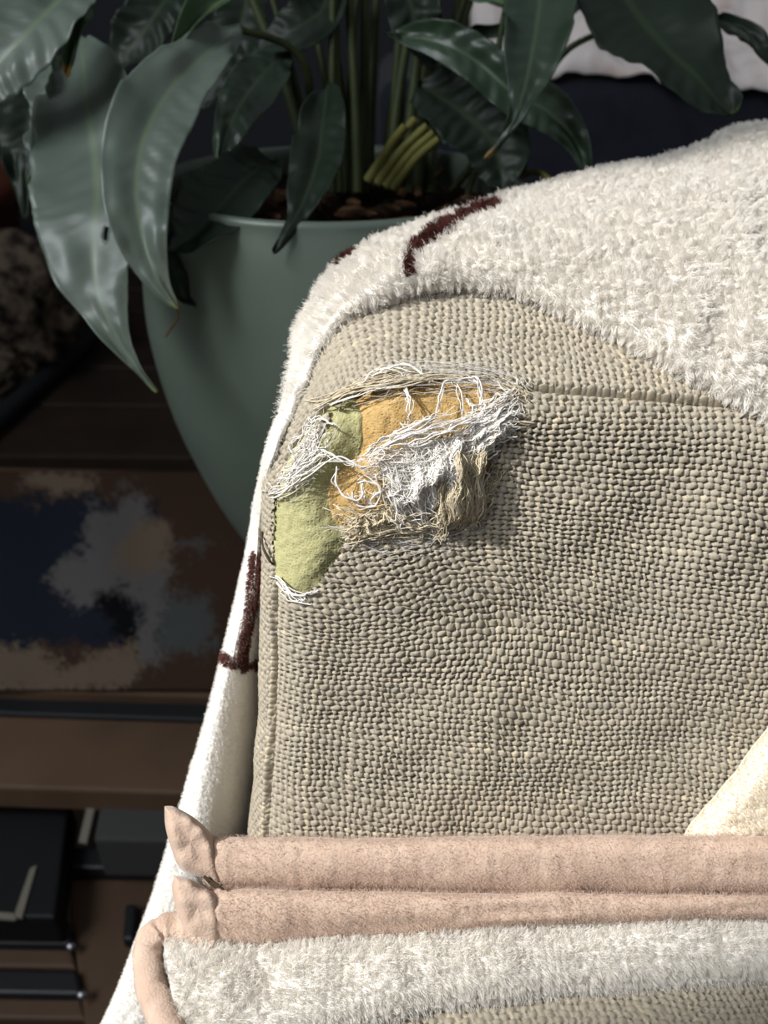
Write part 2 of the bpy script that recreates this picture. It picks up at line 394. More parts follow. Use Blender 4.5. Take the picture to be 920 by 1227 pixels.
# w<0 left side going down, 0..Lc corner, >Lc the top; t runs back from the seam
def band(Wq, Tq):
    phi = np.clip(Wq/RC, 0, math.pi/2)
    oa = -np.cos(phi); ob = np.sin(phi)
    a = A_L+RC+oa*RC + np.maximum(Wq-Lc, 0); b = B_T-RC+ob*RC + np.minimum(Wq, 0)
    s_ = SEAM - Tq
    return a-oa*s_, b-ob*s_
Ab, Bb = band(Wq, Tq)
h, cb_ = weave((Wq+.0018*vn(Wq*30, Tq*30, 41))/PU, (Tq+.0016*vn(Wq*30, Tq*30, 42))/PV, 300)
Pb = surf_w(Ab, Bb, h*PU*.62-.0042*np.exp(-(Tq/.0012)**2))
fx, fy = proj(Pb); fx += 3*vn(Wq*1500, Tq*1500, 33); fy += 3*vn(Wq*1500, Tq*1500, 34)
sofa_part(grid_obj('boxing_band', Pb, M['linen'], keep=~inpoly(cells(fx), cells(fy), HOLE), col=cb_, flip=True))
# plain core inside the cover, down to the floor and out to the right
a1 = np.concatenate([np.linspace(A_L-.03, A_L+.12, 60), np.linspace(A_L+.14, .6, 12)]); b1 = np.linspace(-.126, B_T+.046, 80)
A1, B1 = np.meshgrid(a1, b1, indexing='ij')
s1, _, _ = outline(A1, B1)
hx, hy = proj(surf_w(A1, B1)); hd = sdpoly(hx, hy, HOLE)
Pc = surf_w(A1, B1, -.0030 - .012*sstep(45, 0, hd))
sofa_part(grid_obj('core', Pc, M['core']))
Vb, Fb = box_data((0, 0, 0), (1, 1, 1))
q = s2w(Vb[:, 0]*.62+A_L+.325, np.where(Vb[:, 1] > 0, B_T-.012, -.126), Vb[:, 2]*.10-.085)
sofa_part(mesh_obj('back_cover', q, Fb, M['core'], smooth=False))

V, F = box_data((A_L+.325, .275, (SEATZ-.03+.0105)/2), (.60, .11, SEATZ-.0405)); sofa_part(mesh_obj('back_base', V, F, M['core'], smooth=False))
V, F = box_data((A_L+.325, .0, (SEATZ-.13+.0105)/2), (.60, .30, SEATZ-.1405)); sofa_part(mesh_obj('seat_base', V, F, M['core'], smooth=False))

# foam, two pieces that meet in a crease
GREEN = [(385, 465), (412, 472), (428, 500), (430, 530), (424, 560), (404, 588), (404, 615), (420, 640), (418, 665), (392, 705), (358, 732), (325, 720), (300, 690), (296, 610), (310, 560), (345, 520), (372, 490)]
ORANGE = [(424, 480), (470, 450), (600, 440), (625, 480), (610, 580), (560, 650), (430, 655), (404, 622), (394, 600), (398, 575), (424, 555), (432, 530), (422, 500)]
fa0, _ = face_ab(np.array(296.), np.array(600.)); fa1, _ = face_ab(np.array(632.), np.array(600.)); _, fb0 = face_ab(np.array(450.), np.array(738.)); _, fb1 = face_ab(np.array(450.), np.array(405.))
A2, B2 = np.meshgrid(np.linspace(fa0-.012, fa1, 420), np.linspace(fb0, fb1+.012, 440), indexing='ij')
gx, gy = proj(surf_w(A2, B2, -.003))
def foam(name, poly, m, base, seed):
    d = sdpoly(gx, gy, poly)
    hh = base - .0105*sstep(0, 34, d) + .0030*sstep(0, -36, d) - .0020*sstep(8, -6, d)*0
    pores = np.zeros_like(hh)
    for sc2, dep in ((.0008, .00032), (.0012, .00036)):
        ca_ = np.floor(A2/sc2).astype(int); cb2 = np.floor(B2/sc2).astype(int)
        ox = (ca_+.5+.3*_h(ca_, cb2, seed+1))*sc2; oy = (cb2+.5+.3*_h(ca_, cb2, seed+2))*sc2; rr_ = sc2*(.16+.12*(_h(ca_, cb2, seed+3)))
        pores -= dep*np.clip(1-((A2-ox)**2+(B2-oy)**2)/np.maximum(rr_, 1e-5)**2, 0, 1)
    hh = hh + .0012*vn(A2*70, B2*70, seed) + .00025*vn(A2*500, B2*500, seed+7) + pores
    P = surf_w(A2, B2, hh)
    dd = cells(d)
    sofa_part(grid_obj(name, P, m, keep=dd < 36))
foam('green_foam', GREEN, M['foam_green'], -.0038, 51)
foam('orange_foam', ORANGE, M['foam_orange'], -.0038, 52)

# ---- loose threads
def thread(pts, rad=.00028, m='thread', lift=None, jit=2.0, n=40, name='loose_thread'):
    pts = np.array(pts, float); c = spl(pts, n)
    x = c[:, 0]+jit*vn(np.arange(n)*.23, random.random()*99, 3); y = c[:, 1]+jit*vn(np.arange(n)*.23, random.random()*99, 4)
    lf = c[:, 2]*.001 if pts.shape[1] > 2 else np.full(n, .002)
    P = at_surf(x, y, lf)
    r = rad*(1+.25*vn(np.arange(n)*.6, random.random()*50, 5)); r[0] *= .6; r[-1] *= .5
    return sofa_part(tube_obj(name, P, r, M[m], k=6))
T = [  # pixel x, y, lift in mm
 [(318, 592, 0), (345, 585, 2), (385, 560, 3), (410, 548, 3), (432, 560, 4), (452, 575, 3)],
 [(376, 532, 1), (398, 545, 3), (420, 556, 3), (445, 560, 4)],
 [(372, 505, 1), (385, 503, 2), (400, 510, 2)],
 [(423, 470, 1), (445, 448, 2), (470, 440, 2), (492, 447, 2)],
 [(442, 452, 1), (480, 436, 2.5), (506, 447, 2), (520, 455, 1)],
 [(484, 464, 1), (491, 472, 3), (490, 488, 3), (492, 503, 1)],
 [(484, 466, 1), (489, 478, 2.5), (488, 492, 2.5), (491, 506, 1)],
 [(552, 455, 1), (532, 458, 3), (527, 475, 3), (521, 497, 2)],
 [(548, 458, 1), (554, 480, 2), (555, 505, 1)],
 [(556, 478, 1), (566, 486, 2), (564, 500, 1), (556, 508, 1)],
 [(560, 452, 1), (572, 462, 2), (577, 478, 2), (575, 495, 1)],
 [(545, 455, 1), (565, 452, 2), (575, 460, 2), (580, 486, 2), (574, 498, 2)],
 [(640, 506, .8), (615, 506, 2), (592, 520, 3), (580, 545, 3), (568, 575, 1.5)],
 [(630, 512, .5), (600, 515, 2), (585, 530, 3), (577, 555, 2)],
 [(622, 455, 1), (612, 468, 1.5), (588, 460, 1.5)],
 [(600, 540, 1), (585, 550, 2), (560, 556, 2)],
 [(420, 590, 2), (428, 604, 3), (450, 605, 3), (455, 585, 4), (440, 575, 4), (428, 578, 3)],
 [(405, 560, 2), (404, 580, 3), (415, 598, 4), (432, 595, 4), (436, 575, 3)],
 [(440, 545, 3), (455, 536, 4), (460, 548, 5), (448, 556, 4), (440, 545, 3)],
 [(438, 540, 3), (470, 522, 4), (500, 510, 4), (520, 500, 3)],
 [(432, 548, 3), (470, 528, 4), (510, 516, 4), (548, 506, 3)],
 [(452, 540, 3), (490, 522, 5), (530, 520, 4), (566, 500, 3)],
 [(470, 532, 4), (505, 528, 5), (545, 512, 4), (578, 498, 2)],
 [(488, 532, 5), (520, 520, 5), (555, 515, 4), (590, 490, 2)],
 [(400, 605, 1), (410, 612, 3), (430, 618, 3), (440, 640, 1)],
 [(412, 640, 1), (425, 630, 3), (440, 620, 3), (470, 612, 2)],
 [(436, 590, 2), (455, 595, 3), (480, 604, 4), (500, 608, 2)],
 [(443, 610, 2), (448, 595, 4), (462, 585, 4), (475, 575, 3)],
 [(438, 620, 2), (440, 600, 3), (432, 590, 3)],
 [(492, 642, .8), (505, 632, 3), (530, 630, 3), (545, 620, 2)],
 [(478, 635, 1), (482, 622, 3), (500, 615, 4), (520, 618, 3)],
 [(500, 638, 1), (512, 625, 3), (530, 618, 4), (555, 618, 2)],
 [(420, 648, 1), (432, 640, 3), (436, 625, 2)],
 [(455, 640, 1), (462, 625, 3), (458, 612, 2)],
 [(470, 636, 1), (472, 622, 3), (464, 610, 3)],
 [(350, 560, 1), (370, 545, 2), (392, 535, 2)],
 [(335, 575, 1), (352, 570, 2), (380, 548, 3), (400, 545, 2)],
 [(322, 598, 1), (340, 590, 2), (360, 572, 3)],
 [(365, 480, 1), (390, 478, 1.5), (430, 468, 1.5), (470, 464, 2), (520, 455, 2), (560, 452, 1)],
 [(395, 487, 1), (430, 474, 2), (470, 463, 2), (500, 460, 1.5)],
 [(330, 690, .6), (345, 706, 2), (362, 714, 2), (380, 706, 1)],
 [(332, 698, .6), (348, 712, 1.5), (366, 718, 1.5)],
 [(336, 702, .5), (350, 718, 1.2), (372, 724, .8)],
]
for k, p in enumerate(T):
    tan = k in (12, 13, 24, 25, 29, 30, 31, 32, 33, 34, 38)
    thread(p, rad=random.choice([.0002, .00026, .00032]) if not tan else .00022, m='thread_tan' if tan else 'thread')
    for _ in range(1 if k not in (40, 41, 42, 12, 13, 19, 20, 21, 22) else 2):
        q_ = np.array(p, float); q_[:, :2] += rng.normal(0, 3.0, (len(p), 2)); q_[:, 2] = np.maximum(.3, q_[:, 2]+rng.normal(0, .6, len(p)))
        thread(q_, rad=.00015, m='thread_tan' if tan else 'thread', jit=3.5)
thread([(313, 637, .6), (315, 655, 2.5), (322, 670, 2), (327, 676, .5)], rad=.0004, m='stitch', jit=0)
# tangled mass of fibres hanging out of the tear: strands run between guide lines
def fibres(name, guides, n, spread, rad, m, k=9, liftj=1.2):
    out = []
    for _ in range(n):
        g = np.array(guides[random.randrange(len(guides))], float)
        t0 = random.uniform(0, .45); t1 = random.uniform(t0+.3, 1.0)
        c = spl(g, 40); idx = np.clip(np.linspace(t0, t1, k)*39, 0, 39).astype(int); c = c[idx].copy()
        off = rng.normal(0, spread, 2); ph = random.random()*99
        c[:, 0] += off[0]+spread*.9*vn(np.arange(k)*.55, ph, 1); c[:, 1] += off[1]+spread*.9*vn(np.arange(k)*.55, ph, 2)
        c[:, 2] = np.maximum(.2, c[:, 2]+rng.normal(0, liftj)+.8*vn(np.arange(k)*.6, ph, 3)); out.append(c)
    c = np.array(out); P = at_surf(c[..., 0], c[..., 1], c[..., 2]*.001)
    o = curves_obj(name, P, rad, rad*.6, M[m]); tag(o, kind='stuff'); return sofa_part(o)
G_up = [[(440, 548, 1.9), (480, 525, 3.1), (520, 510, 3.1), (575, 495, 1.9)], [(450, 545, 2.5), (500, 540, 3.7), (540, 530, 3.1), (595, 510, 2.0)], [(430, 560, 1.9), (450, 550, 3.1), (480, 540, 3.1)],
        [(560, 500, 1.9), (590, 490, 1.6), (620, 470, 1.2)], [(580, 520, 1.9), (605, 500, 2.0), (630, 480, 1.0)]]
G_mid = [[(490, 520, 3.1), (500, 555, 4.3), (510, 590, 4.3), (530, 620, 1.9)], [(510, 525, 3.1), (530, 560, 5.0), (540, 590, 4.3), (545, 625, 2.0)], [(470, 540, 2.5), (480, 580, 3.7), (505, 610, 3.1), (530, 630, 2.0)],
         [(455, 555, 2.5), (465, 590, 3.1), (480, 610, 2.5), (510, 625, 2.0)], [(550, 530, 3.1), (560, 560, 4.3), (558, 600, 3.1), (540, 625, 2.0)], [(540, 540, 3.1), (552, 575, 5.0), (548, 610, 3.1)]]
G_low = [[(410, 640, 1.0), (440, 632, 2.0), (480, 628, 2.0), (520, 628, 1.5)], [(400, 610, 1.5), (425, 622, 1.6), (460, 622, 1.9), (490, 620, 1.9)], [(560, 605, 2.0), (580, 590, 1.5), (600, 560, 0.8)], [(555, 615, 1.5), (575, 600, 1.0), (585, 570, 0.8)]]
G_left = [[(322, 592, 1.0), (345, 580, 2.0), (370, 560, 1.6), (395, 545, 2.0)], [(340, 565, 1.0), (365, 540, 2.0), (380, 520, 1.5), (392, 500, 1.0)], [(352, 545, 1.0), (368, 520, 1.5), (385, 500, 1.0)]]
G_top = [[(380, 490, .8), (420, 470, 1.5), (470, 458, 1.8), (520, 452, 1.8), (590, 452, 1)], [(420, 465, 1), (460, 445, 1.5), (500, 445, 1.5)], [(590, 460, 1), (615, 465, 1.5), (635, 480, .8)]]
fibres('frayed_fibres', G_up, 80, 6, .00017, 'thread', k=12); fibres('frayed_fibres', G_mid, 70, 9, .00018, 'thread', k=14); fibres('frayed_fibres', G_mid[3:], 50, 7, .00018, 'thread_tan', k=12)
fibres('frayed_fibres', G_low, 90, 6, .00017, 'thread_tan', liftj=.6, k=10); fibres('frayed_fibres', G_left, 44, 6, .00014, 'thread', liftj=.4, k=10); fibres('frayed_fibres', G_top, 44, 4, .00018, 'thread_tan', liftj=.4, k=10)
G_fuzz = [[(430, 470, 1), (500, 450, 1.2), (600, 455, 1), (632, 480, .6)], [(400, 640, .6), (470, 640, .8), (540, 625, .8), (590, 580, .6)], [(330, 590, .6), (360, 550, .8), (390, 500, .8)], [(440, 560, 3), (500, 560, 5), (560, 540, 4)]]
fibres('lint', G_fuzz, 200, 11, .00006, 'thread', k=8, liftj=.8)
# the torn flap of cloth that the fibres hang from, and its folded tan edge
def torn(quad, m, lift, folds, seed, fdir):
    fu, fv = np.meshgrid(np.linspace(0, 1, 110), np.linspace(0, 1, 110), indexing='ij')
    tl, tr, br, bl = [np.array(p, float) for p in quad]
    Q = ((1-fu)*(1-fv))[..., None]*tl+(fu*(1-fv))[..., None]*tr+(fu*fv)[..., None]*br+((1-fu)*fv)[..., None]*bl
    X = Q[..., 0]+5*vn(fu*6, fv*6, seed); Y = Q[..., 1]+5*vn(fu*6, fv*6, seed+1)
    w = fu if fdir == 0 else fv; w2 = fv if fdir == 0 else fu
    ph = w*folds*6.283+2.2*vn(w2*3, w*3, seed+2)
    lf = .0004+lift*np.sin(np.pi*np.clip(fv, 0, 1))**.8*np.sin(np.pi*np.clip(.08+.84*fu, 0, 1))**.6*(1+.45*vn(fu*4, fv*4, seed+3)) + .0007*np.sin(ph)+.00014*vn(fu*26, fv*7, seed+4)
    edge = np.minimum(np.minimum(fu, 1-fu), np.minimum(fv, 1-fv))+.09*vn(fu*11, fv*11, seed+5)
    PF = at_surf(X, Y, lf); sofa_part(grid_obj('torn_flap', PF, M[m], keep=(cells(edge) > .05)))
    g = np.random.default_rng(seed); ns, k = 420, 12; out_ = []
    for q in range(ns):
        u0_, v0_ = g.random(), g.random()*.85-.05; ln = g.uniform(.2, .6); tt_ = np.linspace(0, 1, k)
        uu_ = u0_+.10*vn(tt_*2.2, q*7.7, seed)+.05*vn(tt_*6, q*3.3, seed+1); vv_ = v0_+ln*tt_
        if fdir == 1: uu_, vv_ = vv_, uu_
        ui = np.clip(uu_, 0, 1)*108; vi = np.clip(vv_, 0, 1)*108; a0 = ui.astype(int); b0 = vi.astype(int); fa_ = (ui-a0)[:, None]; fb_ = (vi-b0)[:, None]
        p = (PF[a0, b0]*(1-fa_)+PF[a0+1, b0]*fa_)*(1-fb_)+(PF[a0, b0+1]*(1-fa_)+PF[a0+1, b0+1]*fa_)*fb_
        over = SR*0 + SU[None]*(-.010*np.maximum(vv_-1, 0))[:, None]+SR[None]*(.010*np.maximum(uu_-1, 0))[:, None]
        out_.append(p+over+SN[None]*(.0002+.0005*abs(g.normal())+.0007*vn(tt_*3, q*1.9, seed+3))[:, None])
    o = curves_obj('frayed_fibres', np.array(out_), .00016, .00009, M['thread' if m == 'film' else 'thread_tan']); tag(o, kind='stuff'); sofa_part(o)
torn([(448, 552), (566, 508), (556, 612), (482, 622)], 'film', .0062, 4, 71, 0)
torn([(530, 530), (578, 528), (576, 624), (520, 638)], 'film_tan', .0072, 2.5, 81, 0)
torn([(415, 618), (480, 606), (520, 634), (430, 646)], 'film_tan', .0022, 5, 86, 0)
torn([(555, 508), (612, 480), (606, 520), (570, 560)], 'film', .0022, 3, 91, 1)

# ------------------------------------------------------------------ fleece pile
def pile(name, P, n, length, rad, m, parent, lean=(0, 0, 0), clump=.55, cs=.0022, up=1.0, k=5, mask=None, flip=1, seed=0, lenf=None, wild=.35):
    """pile standing on the grid surface P (m, n, 3)"""
    g = np.random.default_rng(seed+11); mm, nn = P.shape[:2]
    du = np.linalg.norm(np.diff(P, axis=0), axis=-1); dv = np.linalg.norm(np.diff(P, axis=1), axis=-1)
    ar = du[:, :-1]*dv[:-1, :]
    if mask is not None: ar = ar*mask
    cdf = np.cumsum(ar.ravel()); idx = np.searchsorted(cdf, g.random(n)*cdf[-1]); idx = np.minimum(idx, ar.size-1)
    i, j = np.divmod(idx, nn-1); u = g.random(n)[:, None]; v = g.random(n)[:, None]
    def bl(Q): return (Q[i, j]*(1-u)+Q[i+1, j]*u)*(1-v)+(Q[i, j+1]*(1-u)+Q[i+1, j+1]*u)*v
    N = norm(np.cross(np.gradient(P, axis=0), np.gradient(P, axis=1)))*flip
    r = bl(P); nn_ = norm(bl(N)); d = nn_*up + np.array(lean)
    # clumps: one tip per jittered cell in space
    cell = np.floor(r/cs+g.normal(0, .16, (n, 3))).astype(int); hsh = (cell[:, 0]*73856093 ^ cell[:, 1]*19349663 ^ cell[:, 2]*83492791) & 0xFFFF
    jt = np.random.default_rng(5).normal(0, 1, (65536, 3)); cc = (cell+.5)*cs
    cdir = norm(d + wild*jt[hsh])
    L = length*(.7+.5*g.random(n))
    if lenf is not None: L = L*lenf(r)
    own = norm(d + wild*.7*g.normal(0, 1, (n, 3)))
    t = np.linspace(0, 1, k)
    tip_c = cc + cdir*length*.95*(L/length)[:, None]; tip_o = r + own*L[:, None]
    tip = tip_o*(1-clump)+tip_c*clump
    mid = r + nn_*(L*.45)[:, None]
    P_ = ((1-t)**2)[None, :, None]*r[:, None]+(2*t*(1-t))[None, :, None]*mid[:, None]+(t*t)[None, :, None]*tip[:, None]
    o = curves_obj(name, P_, rad, rad*.45, M[m]); tag(o, kind='stuff'); return under(o, parent), r

# ---- the white throw over the top and down the left side
ST = [ # inner x, y, depth,  outer x, y, depth, bulge mm
 (990, 545, .240, 1000, 140, .42, 16), (920, 505, .243, 920, 162, .41, 16), (860, 470, .247, 850, 178, .395, 15), (790, 428, .258, 770, 199, .38, 13), (700, 385, .272, 690, 219, .365, 10), (610, 353, .285, 595, 250, .35, 8),
 (540, 344, .290, 500, 280, .345, 8), (475, 354, .293, 435, 310, .335, 8), (412, 378, .296, 390, 350, .328, 7), (382, 420, .296, 368, 398, .322, 5), (353, 482, .296, 343, 480, .316, 3), (328, 552, .298, 321, 560, .31, 3),
 (313, 630, .300, 305, 640, .32, 2), (312, 710, .305, 288, 708, .318, 5), (311, 800, .330, 264, 798, .320, 11), (312, 900, .345, 237, 900, .322, 15), (312, 1000, .357, 208, 1000, .327, 18), (302, 1120, .37, 168, 1122, .335, 18), (292, 1260, .375, 114, 1250, .34, 18)]
S_ = spl(np.array(ST, float), 260)
inn = W(S_[:, 0], S_[:, 1], S_[:, 2])
dsurf = (at_surf(S_[:, 0], S_[:, 1], .0015)-CAM) @ FW
onit = 1-sstep(.60, .68, np.linspace(0, 1, 260)); S_[:, 2] = np.clip(dsurf, .23, .33)*onit + S_[:, 2]*(1-onit)
inn = W(S_[:, 0], S_[:, 1], S_[:, 2]); out = W(S_[:, 3], S_[:, 4], S_[:, 5]); bul = S_[:, 6]*.001
back = out + np.array([0, .045, -.05]); tn = 90; tv = np.linspace(0, 1, tn)
leftness = sstep(.45, .75, np.linspace(0, 1, 260))[:, None]
bd = norm((1-leftness)*np.array([[0, -.55, .85]]) + leftness*np.array([[-.25, -.95, .25]]))
thr = np.zeros((260, tn+24, 3))
lq = sstep(.36, .50, np.linspace(0, 1, 260)); lip = .0045*(1-lq)+.0018*lq
for k in range(tn):
    t = tv[k]
    prof = math.sin(math.pi*min(1, t**.8))**.8 if 0 < t < 1 else 0
    q = 1-(1-min(1, t/.10))**2 if t < .10 else 1
    thr[:, 12+k] = inn*(1-t)+out*t + bd*(bul*prof)[:, None] + bd*(lip*(math.sqrt(max(q, 0))))[:, None]
for k in range(12):        # rolled under edge next to the linen
    t = (k+1)/12
    thr[:, 11-k] = inn + (out-inn)*(.10*math.sin(t*1.5)) - bd*(lip*.2*t)[:, None]
for k in range(12):
    t = (k+1)/12
    thr[:, tn+12+k] = out + bd*lip[:, None]*(1-t)**.5 + np.array([0, .05*t**1.2, -.012*t-.045*t*t])
ii, jj = np.meshgrid(np.arange(260)/260, np.arange(tn+24)/(tn+24), indexing='ij')
Nn = norm(np.cross(np.gradient(thr, axis=0), np.gradient(thr, axis=1)))
if (Nn[60, 50] @ bd[60]) < 0: Nn = -Nn; TF = -1
else: TF = 1
bmp = (.0016*fbm(ii*34, jj*10, 81)+.0022*vn(ii*14, jj*4, 82))*(1-.75*leftness)
thr = thr + Nn*bmp[..., None]
throw = empty('fleece_throw', thr[130, 100], 'white fleece throw with thin brown lines draped over the sofa top', 'blanket')
under(grid_obj('fleece_sheet', thr, M['fleece'], flip=TF < 0), throw)
cx_, cy_ = proj(.25*(thr[:-1, :-1]+thr[1:, :-1]+thr[1:, 1:]+thr[:-1, 1:]))
# brown lines, as bands on the sheet
def near_line(x, y, pts, w):
    c = spl(np.array(pts, float), 60); d = np.full(np.shape(x), 1e9)
    for p in c: d = np.minimum(d, np.hypot(x-p[0], y-p[1]))
    return d < (np.interp(0, [0], [w]))
LINES = [([(592, 249), (560, 262), (520, 284), (496, 304), (490, 325)], 6.5), ([(430, 302), (412, 316)], 3.5), ([(306, 668), (302, 720), (292, 770), (289, 797)], 6), ([(258, 780), (275, 792), (300, 797), (312, 796)], 4.5)]
bm = np.zeros(cx_.shape, bool)
for pts, w in LINES: bm |= near_line(cx_, cy_, pts, w)
front = np.zeros(cx_.shape, bool); front[:, 6:tn+16] = True
bm &= front
half = 104
vis = front
isl = np.broadcast_to(sstep(100, 150, np.arange(259.))[:, None], cx_.shape)
pile('white_pile', thr, 260000, .0034, .00008, 'pile', throw, mask=(vis & ~bm)*(1-isl), flip=TF, lean=(-.1, -.25, -.15), clump=.66, cs=.0026, seed=1, wild=.38)
pile('white_pile', thr, 70000, .0013, .00006, 'pile', throw, mask=(vis & ~bm)*isl, flip=TF, lean=(0, -.1, -.35), clump=.3, cs=.0016, seed=2)
pile('brown_line', thr, 16000, .0038, .00009, 'pile_brown', throw, mask=bm*(1-isl), flip=TF, lean=(-.1, -.25, -.15), clump=.5, cs=.0022, seed=3)
pile('brown_line', thr, 5000, .0016, .00011, 'pile_brown', throw, mask=bm*isl, flip=TF, lean=(0, -.1, -.35), clump=.3, cs=.0016, seed=4)

# ------------------------------------------------------------------ seat cushion
SEATZ = CAM[2]-.270
seat_l = -.056
sx = np.arange(seat_l, .16, PU/5); sy = np.arange(.02, .175, PV/5)
Sx, Sy = np.meshgrid(sx, sy, indexing='ij')
h, c_ = weave((Sx+.12*(Sy)+.002*vn(Sx*30, Sy*30, 61))/PU, (Sy+.05*Sx+.002*vn(Sx*30, Sy*30, 62))/PV, 500)
ed = Sx-seat_l
Zs = SEATZ + h*PU*.6 + .0015*vn(Sx*20, Sy*20, 63) - .012*(1-np.sqrt(np.clip(1-(1-np.clip(ed/.012, 0, 1))**2, 0, 1)))
seat = empty('seat_cushion', (.05, .1, SEATZ-.12), 'grey linen seat cushion below the white folded blanket at the bottom', 'cushion')
under(grid_obj('linen_top', np.stack([Sx, Sy, Zs], -1), M['linen'], col=c_*.93), seat)
V, F = box_data((.25+seat_l+.004, .005, SEATZ-.068), (.5, .29, .12)); under(bevel(mesh_obj('cushion_body', V, F, M['core'], smooth=False), .01, 3), seat)

# ------------------------------------------------------------------ folded blanket with pink hems
fold = empty('folded_blanket', (.0, .15, SEATZ+.002), 'white fleece blanket with dusty pink hems folded against the backrest', 'blanket')
def hem(name, top, bot, d0, xs, seed, squash=1.15, group=None):
    """a soft flat roll whose upper and lower outlines are seen at the given rows"""
    n = 300; x = np.linspace(xs[0], xs[1], n)
    yt = np.interp(x, [p[0] for p in top], [p[1] for p in top]); yb = np.interp(x, [p[0] for p in bot], [p[1] for p in bot])
    dd = np.interp(x, [p[0] for p in d0], [p[1] for p in d0])
    ctr = W(x, (yt+yb)/2, dd); hh = np.linalg.norm(W(x, yt, dd)-W(x, yb, dd), axis=-1)/2
    up = norm(W(x, yt, dd)-W(x, yb, dd)); fw = norm(CAM-ctr); an = np.linspace(0, 2*np.pi, 48, endpoint=False)
    ca, sa = np.cos(an), np.sin(an)
    sx_ = np.sign(ca)*np.abs(ca)**.8; sy_ = np.sign(sa)*np.abs(sa)**.8
    P = ctr[:, None]+(hh*squash)[:, None, None]*sx_[None, :, None]*fw[:, None]+hh[:, None, None]*sy_[None, :, None]*up[:, None]
    ang, L = np.meshgrid(an, x, indexing='xy')
    dirn = norm(P-ctr[:, None])
    w = .0006*vn(L/60, np.sin(an)[None]*2.5, seed)+.00018*vn(L/9, np.cos(an)[None]*5+9, seed+1)
    P = P + dirn*w[..., None]
    # pinch the left end
    e = np.sqrt(np.clip(1-(1-np.clip((x-xs[0])/26, 0, 1))**2, 0, 1))
    P = ctr[:, None]+(P-ctr[:, None])*np.maximum(e, .12)[:, None, None]
    return P
TA = [(190, 1010), (232, 1001), (260, 1003), (500, 1004), (760, 1001), (1000, 1003)]; BA = [(190, 1052), (232, 1060), (260, 1066), (500, 1071), (760, 1072), (1000, 1078)]
TB = [(205, 1064), (240, 1064), (500, 1069), (760, 1070), (1000, 1076)]; BB = [(205, 1118), (240, 1130), (320, 1132), (400, 1126), (600, 1113), (760, 1104), (1000, 1098)]
PA = hem('a', TA, BA, [(190, .281), (1000, .281)], (236, 1000), 91); PBm = hem('b', TB, BB, [(190, .272), (1000, .271)], (238, 1000), 95)
for P, sd_ in ((PA, 1), (PBm, 2)):
    under(grid_obj('pink_hem', P, M['flannel'], wrap=True), fold)
    Pw = np.concatenate([P, P[:, :1]], 1)
    o, _ = pile('pink_fuzz', Pw, 16000, .0011, .00005, 'flannel_fuzz', fold, flip=1 if np.cross(P[101, 5]-P[100, 5], P[100, 6]-P[100, 5]) @ (P[100, 5]-P[100].mean(0)) > 0 else -1, clump=0, seed=20+sd_, wild=.7)
# folded corner flaps at the left ends of the hems
def flap(poly, dpt, thick, seed, name='hem_corner'):
    """a folded cloth corner: rounded pad over the outline, seen at depth dpt"""
    c = np.array(poly, float); ctr = c.mean(0); n = 64
    cl = spl(np.vstack([c, c[:1]]), n+1)[:-1]
    rows = []
    for f, z in ((0, .8), (.2, .82), (.4, .86), (.55, .9), (.7, .88), (.82, .74), (.91, .52), (.97, .28), (1, 0), (.95, -.4), (.8, -.7), (.5, -.8), (0, -.9)):
        p = ctr+(cl-ctr)*f; rows.append(W(p[:, 0], p[:, 1], dpt+(p[:, 0]-ctr[0])*0-thick*z+.0009*vn(p[:, 0]/12, p[:, 1]/12, seed)))
    P = np.array(rows)
    return under(grid_obj(name, P, M['flannel'], wrap=True), fold)
flap([(197, 966), (206, 966), (216, 970), (230, 978), (246, 991), (256, 1005), (262, 1030), (266, 1060), (244, 1053), (226, 1048), (214, 1038), (205, 1017), (198, 990)], .2775, .0074, 3)
flap([(209, 1049), (224, 1052), (244, 1062), (262, 1076), (266, 1104), (264, 1130), (246, 1130), (226, 1122), (212, 1092), (206, 1064)], .2685, .0068, 4)
# dark knot of stitching in the notch between the hems
for q in ([(244, 1050), (254, 1056), (264, 1062)], [(250, 1058), (258, 1060), (268, 1066)], [(244, 1050), (256, 1062), (266, 1060)]):
    c = spl(np.array(q, float), 16); under(tube_obj('stitching', W(c[:, 0], c[:, 1], .2655), .0004, M['stitch']), fold)
for x0, ya, yb, d in ((247, 1010, 1056, .2725), (250, 1072, 1118, .2635)):
    c = spl(np.array([(x0-3, ya), (x0+2, (ya+yb)/2), (x0+5, yb)], float), 20); under(tube_obj('seam_line', W(c[:, 0], c[:, 1], d+.0008), .0006, M['stitch']), fold)
# the white fleece panel lying on the seat: from under the lower hem to its front edge
nx = 220; xs = np.linspace(0, 1, nx)
back_e = spl(np.array([(196, 1128), (320, 1134), (400, 1128), (600, 1115), (760, 1106), (1000, 1098)], float), nx)
front_e = spl(np.array([(222, 1290), (330, 1246), (440, 1214), (560, 1190), (760, 1172), (1000, 1156)], float), nx)
TOPZ = SEATZ+.010
rows = []
bk = onz(back_e[:, 0], back_e[:, 1], TOPZ); ft = onz(front_e[:, 0], front_e[:, 1], TOPZ-.004)
rows.append(bk+np.array([0, .02, -.008])); rows.append(bk+np.array([0, .014, 0]))
for t in np.linspace(0, 1, 40):
    p = bk*(1-t)+ft*t; p[:, 2] += .0028*math.sin(math.pi*min(1, t*1.0))**.7 + .0011*fbm(p[:, 0]*80, p[:, 1]*80, 97)
    if t > .85: p[:, 2] -= .004*((t-.85)/.15)**2
    rows.append(p)
rows.append(ft+np.array([0, -.001, -.0035])); rows.append(ft+np.array([0, .001, -.0055])); rows.append(ft+np.array([0, .02, -.0065]))
PC = np.array(rows)
under(grid_obj('fleece_panel', PC, M['fleece']), fold)
